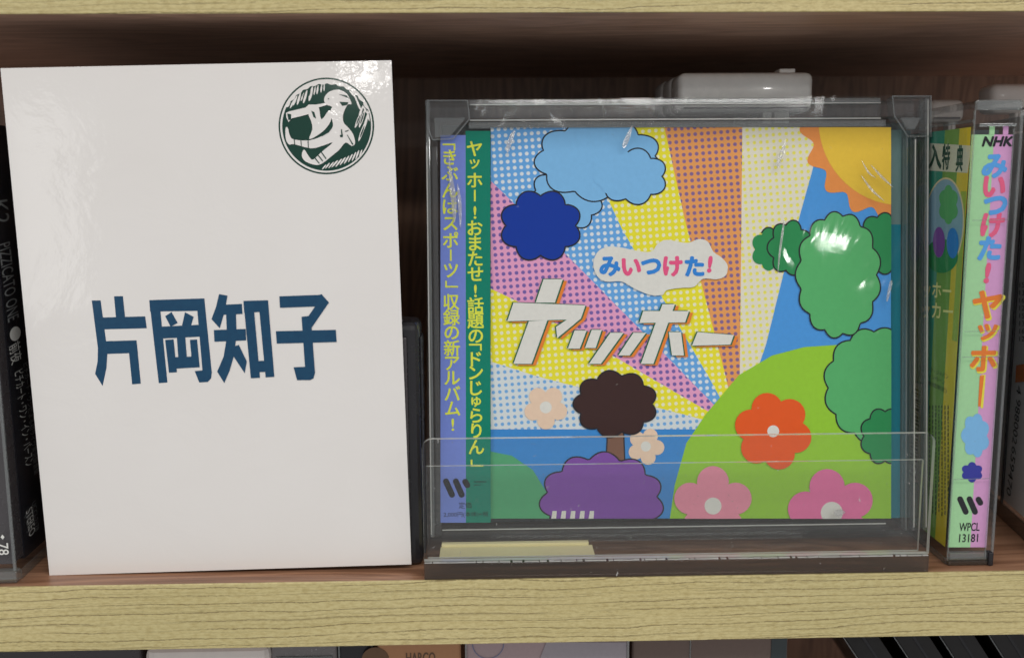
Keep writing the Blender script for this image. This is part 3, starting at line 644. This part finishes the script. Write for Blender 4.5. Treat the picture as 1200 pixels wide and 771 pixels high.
# ================================================================== right: CD with green and pink spine
RX0, RX1, RY = 119.9, 132.5, 4.9
t = thing('cd_case', 'shrink-wrapped CD with light green and pink spine standing right of the acrylic holder', 'CD case', (126, RY, 0), None, 'CD cases standing on the shelf')
b = MB(); b.box(RX0, RX1, RY, RY + 142, 0.02, 125, M_CLEAR, .5); b.build('clear_shell', t)
b = MB(); b.box(RX0 + 1.8, RX1 - 1.8, RY + 8, RY + 138, 4, 118, M_TRAY); b.build('disc_tray', t)
b = MB()
b.box(RX0 + .3, RX1 - .3, RY - .25, RY + 1.2, 122.6, 125.2, M_EDGECLR, .4); b.box(RX0 + 1.6, RX1 - 1.4, RY - .1, RY + .5, 118.5, 119.3, M_EDGECLR, .2)
b.box(RX0 + .3, RX1 - .3, RY - .25, RY + 3.2, .05, 1.4, M_ACRYLDARK, .3); b.box(RX0 + .8, RX1 - 1.2, RY + .1, RY + 2, 1.5, 3.6, M_EDGECLR, .3)
b.box(RX1 - .5, RX1 + .1, RY - .3, RY + .4, 1.5, 122.5, M_EDGECLR, .1); b.box(RX0 - .1, RX0 + .25, RY - .3, RY + .4, 1.5, 122.5, M_EDGECLR, .1); b.box(RX1 - 2.2, RX1 - 1.9, RY - .1, RY + .4, 1.5, 118, M_EDGECLR, .05)
b.box(RX0 + .05, RX0 + .6, RY + 1, RY + 140, 0.05, 1.6, M_EDGECLR, .1); b.box(RX0 + .05, RX0 + .6, RY + 1, RY + 140, 119.6, 120.4, M_EDGECLR, .1)
b.box(RX1 - 1.4, RX1, RY - .8, RY + 1.5, .05, 3.9, M_BLACKPL, .3)
b.build('moulded_rim', t)
SP = plate((0, RY + 0.9, 0)); b = MB(); SG, SK2 = ink('spine_green_ink', (158, 206, 154)), ink('spine_pink_ink', (206, 150, 196))
b.slab(SP, SP.P([(1139, 158), (1165, 158), (1137, 641), (1111, 641)]), -.3, 0, SG); b.slab(SP, SP.P([(1165, 158), (1187, 158), (1156, 641), (1137, 641)]), -.3, 0, SK2)
b.slab(SP, SP.P([(1160, 148), (1166, 148), (1165.5, 157.8), (1159.5, 157.8)]), -.3, 0, SG); b.slab(SP, SP.P([(1176, 148), (1182, 148), (1181.5, 157.8), (1175.5, 157.8)]), -.3, 0, SK2)
sp = b.build('spine_strip', t, 'spine print, light green on the left and pink on the right')
b = MB(); SB, SR, SO, SY, SN = ink('spine_blue_ink', (84, 156, 232)), ink('spine_rose_ink', (236, 92, 130)), ink('spine_orange_ink', (226, 120, 44)), ink('spine_yellow_ink', (240, 214, 70)), ink('spine_navy_ink', (48, 52, 150))
d = .08
letter(b, SP, 'NHK', *SP.pix(1169.5, 166), 0, d, M_BLACK, .05, 0, (7.6, 2.3), shear=.25)
for ch, x, y, m_ in (('み', 1166, 195, SB), ('い', 1165, 219, SR), ('つ', 1166, 241, SB), ('け', 1163, 264, SR), ('た', 1160, 291, SB), ('!', 1157, 320, SR)):
    letter(b, SP, ch, *SP.pix(x, y), 6.9, d, m_, .05, shear=.1)
for ch, x, y, w_, h_ in (('ヤ', 1157, 357, 7.6, 7.0), ('ッ', 1157, 389, 5.0, 4.0), ('ホ', 1152, 420, 6.6, 6.4)):
    A = SP.pix(x, y)
    letter(b, SP, ch, A[0] + .35, A[1] - .3, 0, d, SY, .05, 0, (w_ * 1.05, h_ * 1.05)); letter(b, SP, ch, *A, 0, d + .03, SO, .04, 0, (w_, h_))
b.poly(SP, SP.P([(1150, 439), (1155, 439), (1152, 478), (1149, 478)]), d, SY); b.poly(SP, SP.P([(1148, 440), (1153, 440), (1149, 476), (1146, 476)]), d + .03, SO)
b.poly(SP, SP.P(scallop(1143, 510, 13, 22, 7, 4)), d + .03, ink('pale_blue_ink', (120, 178, 226)))
b.poly(SP, SP.P(scallop(1139, 553, 10, 9, 6, 3)), d, SN)
wlogo(SP, 1125, 584.5, .95, d, M_BLACK)
letter(b, SP, 'WPCL', *SP.pix(1136, 617), 0, d, M_BLACK, .015, 0, (5.6, 2.3)); letter(b, SP, '13181', *SP.pix(1135, 630), 0, d, M_BLACK, .015, 0, (5.2, 2.3))
b.build('lettering', sp)
RP = Plane((RX0 + .45, 0, 0), (0, -1, 0), (0, 0, 1), (-1, 0, 0)); b = MB()
def ys(x, y): return -RP.pix(x, y)[0]
y_a, y_b, y_c = ys(1138, 160) + .3, ys(1124, 160), ys(1107, 160)
def band(y0, y1, z0, z1, d, m_): b.poly(RP, [(-y0, z0), (-y1, z0), (-y1, z1), (-y0, z1)], d, m_)
band(y_a, y_b, 4.5, 118.5, 0, ink('band_yellow_ink', (206, 190, 60))); band(y_b, y_c, 4.5, 118.5, 0, ink('band_olive_ink', (112, 158, 74))); band(y_c, 60, 4.5, 118.5, 0, ink('band_teal_ink', (50, 140, 118))); band(60, 138, 4.5, 118.5, 0, ink('band_teal_ink', (50, 140, 118)))
band(7.5, 10.5, 62, 102, .03, ink('band_green_light_ink', (150, 176, 70)))
b.poly(RP, RP.P([(1090, 168), (1139, 171), (1134, 203), (1088, 200)]), .05, ink('label_cream_ink', (200, 206, 188)))
b.poly(RP, RP.P(ell(1106, 264, 24, 56, 40, .06)), .05, M_CREAM); b.poly(RP, RP.P(ell(1106, 264, 22.5, 54, 40, .06)), .08, ink('sticker_sky_ink', (130, 170, 190)))
b.poly(RP, RP.P(ell(1104, 300, 19, 20, 30)), .11, ink('bush_dark_green_ink', (40, 134, 78))); b.poly(RP, RP.P(scallop(1112, 240, 9, 20, 6, 3)), .13, ink('bush_green_ink', (84, 170, 104)))
b.poly(RP, RP.P(ell(1117, 285, 7, 18, 24)), .15, ink('title_blue_ink', (48, 128, 208))); b.poly(RP, RP.P(ell(1101, 284, 7, 18, 24)), .17, ink('mound_purple_ink', (122, 72, 160)))
side = b.build('rear_cover', t, 'green and yellow banded side cover with round sticker')
b = MB()
for ch, x, y, w_, h_ in (('入', 1096, 184, 8, 6.5), ('特', 1109, 184, 4.2, 6.8), ('典', 1125, 186, 3.6, 6.8)): letter(b, RP, ch, *RP.pix(x, y), 0, .10, ink('label_green_ink', (24, 70, 52)), .04, 0, (w_, h_))
CY = ink('sticker_lettering_ink', (226, 224, 150))
for txt, x0, x1, y in (('ッホー', 1083, 1115, 339), ('ッカー', 1081, 1117, 363)):
    p, q = RP.pix(x0, y), RP.pix(x1, y + 3); letter(b, RP, txt, (p[0] + q[0]) / 2, (p[1] + q[1]) / 2, 0, .10, CY, .02, math.atan2(q[1] - p[1], q[0] - p[0]), (abs(q[0] - p[0]), 4.4))
for txt, x0, x1, y in (('ージック・ジャパン', 1080, 1112, 435), ('キャンペーン', 1084, 1108, 443), ('(期間限定)', 1086, 1110, 453)):
    p, q = RP.pix(x0, y), RP.pix(x1, y); letter(b, RP, txt, (p[0] + q[0]) / 2, (p[1] + q[1]) / 2, 0, .10, ink('small_print_ink', (44, 60, 50)), 0, 0, (abs(q[0] - p[0]), 1.5))
sm_ = ink('small_print_ink', (44, 60, 50))
for k in range(7):                                             # columns of fine print, too small to read
    x = 1090 + k * 3.6; y = 475
    while y < 600:
        L = random.uniform(2, 6); a_, c_ = RP.pix(x, y); a2, c2 = RP.pix(x - .02 * L, y + L); w_ = .28
        b.poly(RP, [(a_ - w_, c_), (a_ + w_, c_), (a_ + w_, c2), (a_ - w_, c2)], .10, sm_); y += L + random.uniform(.8, 2)
b.build('fine_print', side, kind='stuff')
b = MB(); b.poly(RP, RP.P([(1071, 448), (1081, 450), (1077, 566), (1066, 562)]), .08, M_WHITE); b.build('barcode_label', side)
b = MB(); zz = RP.pix(1072, 560)[1]; zt = RP.pix(1072, 455)[1]; a_, c_ = RP.pix(1068, 500)[0], RP.pix(1077, 500)[0]
while zz < zt:
    L = random.choice((.3, .3, .6, .9)); b.poly(RP, [(a_, zz), (c_, zz), (c_, zz + L), (a_, zz + L)], .12, M_BLACK); zz += L + random.choice((.3, .5, .8))
b.build('barcode_bars', side, kind='stuff')
b = MB(); b.poly(plate((0, RY - .35, 0)), [(RX0, .8), (RX1, .8), (RX1, 124.5), (RX0, 124.5)], 0, M_WRAP); b.poly(Plane((RX0 - .12, 0, 0), (0, -1, 0), (0, 0, 1), (-1, 0, 0)), [(-RY, .8), (-RY - 140, .8), (-RY - 140, 124.5), (-RY, 124.5)], 0, M_WRAP)
b.build('shrink_wrap', t, 'clear film wrap with a torn tear strip')
b = MB(); q = plate((0, RY - .45, 0))
for y, (xa, xb) in ((388, (1130, 1175)), (418, (1128, 1173)), (258, (1139, 1183)), (561, (1118, 1160))):
    b = MB(); b.slab(q, q.P([(xa, y), (xb, y - 1), (xb, y), (xa, y + 1)]), 0, .06, M_EDGECLR); b.build('wrap_seam', t)

# ================================================================== far right: white-backed case with barcode
ra = math.radians(-9.1); rrot = Matrix.Rotation(ra, 3, 'Z'); ro = Vector((148.8, 6, 0)); F = Matrix.Translation(ro) @ rrot.to_4x4()
t = thing('cd_case', 'white-backed CD case cut off by the right edge, barcode numbers down its side', 'CD case', ro, rrot, 'CD cases standing on the shelf')
b = MB(); b.box(0, 10.6, 0, 130, 0.02, 124, M_CLEAR, .5, F); b.build('clear_shell', t)
b = MB(); b.box(.7, 10, 2, 128, 6, 119, ink('back_card_ink', (226, 227, 228)), 0, F); b.build('back_card', t)
b = MB(); b.box(-.15, .6, .2, 129, .05, 5, M_ACRYLDARK, .2, F); b.box(-.15, .5, .2, 129, 119.5, 124, M_EDGECLR, .2, F); b.box(-.2, .4, 36, 37.2, 5.1, 119.4, M_BLACKPL, .1, F); b.build('moulded_rim', t)
QP = Plane(F @ Vector((.55, 0, 0)), rrot @ Vector((0, -1, 0)), (0, 0, 1), rrot @ Vector((-1, 0, 0)))
b = MB()
def qt(txt, x0, y0, x1, y1, h, m_=M_BLACK):
    p, q_ = QP.pix(x0, y0), QP.pix(x1, y1); L = math.hypot(q_[0] - p[0], q_[1] - p[1]); letter(b, QP, txt, (p[0] + q_[0]) / 2, (p[1] + q_[1]) / 2, 0, .1, m_, .0, math.atan2(q_[1] - p[1], q_[0] - p[0]), (L, h))
qt('4', 1195, 452, 1194, 462, 3.4); qt('988002', 1194, 468, 1189, 520, 3.6); qt('659470', 1189, 524, 1182, 580, 3.6)
b.poly(QP, QP.P([(1191, 428), (1204, 426), (1203, 447), (1190, 448)]), .06, ink('spine_orange_ink', (226, 120, 44)))
for k in range(8): qt(('15', '13', '16', '12')[k % 4], 1195, 334 + k * 9, 1201, 334 + k * 9, 1.5)
b.build('lettering', t)

# ================================================================== row of cases under the shelf
def lower(name, label, cat, px0, px1, Y, z1, mat, dep=9, bev=1., group=None):
    pl = plate((0, Y, 0)); x0, x1 = pl.pix(px0, 762)[0], pl.pix(px1, 752)[0]
    t = thing(name, label, cat, ((x0 + x1) / 2, Y + dep / 2, Z3), None, group)
    b = MB(); b.box(x0, x1, Y, Y + dep, Z3, z1, mat, bev, seg=3); b.build('case_shell', t); return t, pl, x0, x1
G_ = 'cases standing on the board below'
t, pl, x0, x1 = lower('cd_case', 'dark grey CD case under the shelf at the bottom left corner', 'CD case', -10, 164, 12, -20.5, M_DARKGREY, group=G_)
b = MB(); b.box(x0 + 2, x1 - 2, 11.6, 12, -27.6, -27.2, M_EDGECLR); b.box(x0 + 2, x1 - 6, 11.4, 12, Z3 + 5, -29, M_TRAY); b.build('front_cover', t)
t, pl, x0, x1 = lower('security_box', 'pale grey rounded security box top under the shelf, below the white name card', 'security box', 167, 315, 10, -22.6, M_GREY2, 11, 3., 'pale security boxes under the shelf')
b = MB(); b.box(x0 + 8, x1 - 8, 9.7, 10, Z3 + 6, -34, M_TRAY, .1); b.build('front_cover', t)
t, pl, x0, x1 = lower('cd_case', 'clear-framed grey CD case under the shelf right of the pale security box', 'CD case', 317, 394, 12, -21, plastic('smoky_grey_plastic', (112, 108, 108), .25, .3), group=G_)
b = MB(); b.box(x0 + 1.5, x1 - 1.2, 11.5, 12, -27.9, -26.6, M_EDGECLR, .1); b.box(x0 + 6, x1 - 4, 11.3, 12, Z3 + 5, -30, M_EDGECLR, .1); b.build('front_cover', t)
t, pl, x0, x1 = lower('cd_case', 'narrow black CD case under the shelf beside the kraft brown one', 'CD case', 396, 438, 13, -21, M_BLACKPL, group=G_)
b = MB(); b.box(x1 - .8, x1 - .3, 12.6, 13, Z3 + 4, -22, M_EDGECLR, .1); b.box(x0 + .1, x0 + .6, 12.6, 13, Z3 + 4, -22, M_EDGECLR, .1); b.build('clear_edge', t)
t, pl, x0, x1 = lower('cd_case', 'kraft brown card CD case with small dark capital letters under the shelf', 'CD case', 442, 540, 12, -21, M_KRAFT, group=G_)
b = MB(); p = plate((0, 11.9, 0)); letter(b, p, 'HARCO', *p.pix(493, 770.5), 0, 0, ink('faded_lettering_ink', (104, 84, 70)), .03, 0, (8.2, 3.2)); b.poly(p, p.P(ell(440, 772, 16, 14, 24)), 0, ink('kraft_stain_ink', (110, 88, 70))); b.build('lettering', t)
t, pl, x0, x1 = lower('cd_case', 'wide pinkish clear CD case under the middle of the shelf', 'CD case', 545, 738, 12, -21, ink('pink_grey_cover', (166, 148, 150), .3), group=G_)
b = MB(); p = plate((0, 11.8, 0)); b.slab(p, p.P([(640, 752), (734, 752), (734, 773), (632, 773)]), 0, .1, ink('mauve_grey_cover', (158, 152, 158), .25)); b.build('cover_panel', t)
b = MB(); c0 = p.pix(572, 754); R_ = 4.3
for k in range(40):
    a0 = -math.pi + math.pi * k / 40; a1 = -math.pi + math.pi * (k + 1) / 40
    b.slab(p, [(c0[0] + r * math.cos(a), c0[1] + r * math.sin(a)) for r, a in ((R_, a0), (R_ + .2, a0), (R_ + .2, a1), (R_, a1))], 0, .05, ink('thin_blue_ring_ink', (110, 120, 150)))
b.build('printed_ring', t); b = MB(); b.box(x1 - .9, x1 - .2, 11.3, 12, Z3 + 4, -22, M_EDGECLR, .15); b.box(x0, x0 + .5, 11.3, 12, Z3 + 4, -22, M_EDGECLR, .15); b.build('clear_edge', t)
t, pl, x0, x1 = lower('cd_case', 'brown-grey glossy CD case under the shelf, right of the pinkish one', 'CD case', 741, 924, 13, -21, ink('brown_grey_cover', (112, 98, 92), .2), group=G_)
b = MB(); b.box(x0 + 16.4, x0 + 16.8, 12.6, 13, Z3 + 4, -22, M_EDGECLR, .1); b.box(x1 - 5, x1 - .5, 12.7, 13, Z3 + 4, -22, M_TRAY, .1); b.build('clear_edge', t)
# dark cases seen flat, fanned towards the right
for k, (px, lab) in enumerate(((975, 'first dark case of the slanted row under the shelf, beside the brown-grey case'), (1035, 'second dark case of the slanted row under the shelf'), (1090, 'third dark case of the slanted row under the shelf'), (1150, 'last dark case of the slanted row under the bottom right corner'))):
    pl = plate((0, 14, 0)); x = pl.pix(px, 750)[0]; rot = Matrix.Rotation(math.radians(-38), 3, 'Y') ; F = Matrix.Translation((x + 4, 16 + k * 1.5, -22)) @ Matrix.Rotation(math.radians(-34), 4, 'Y')
    Lc = 148
    t = thing('slanted_case', lab, 'CD case', (x, 20, Z3), None, 'dark cases leaning under the shelf')
    b = MB(); Hc = 96; b.box(-2, 6.5, 0, 90, -Hc, 2, M_NIGHT, .4, F); b.build('case_shell', t)
    b = MB(); b.box(-2.3, -2.0, -.4, .2, -Hc, 2, M_EDGECLR, .1, F); b.box(2.2, 3.0, -.3, .1, -Hc, 2, M_BLACKPL, .1, F); b.build('clear_edge', t)
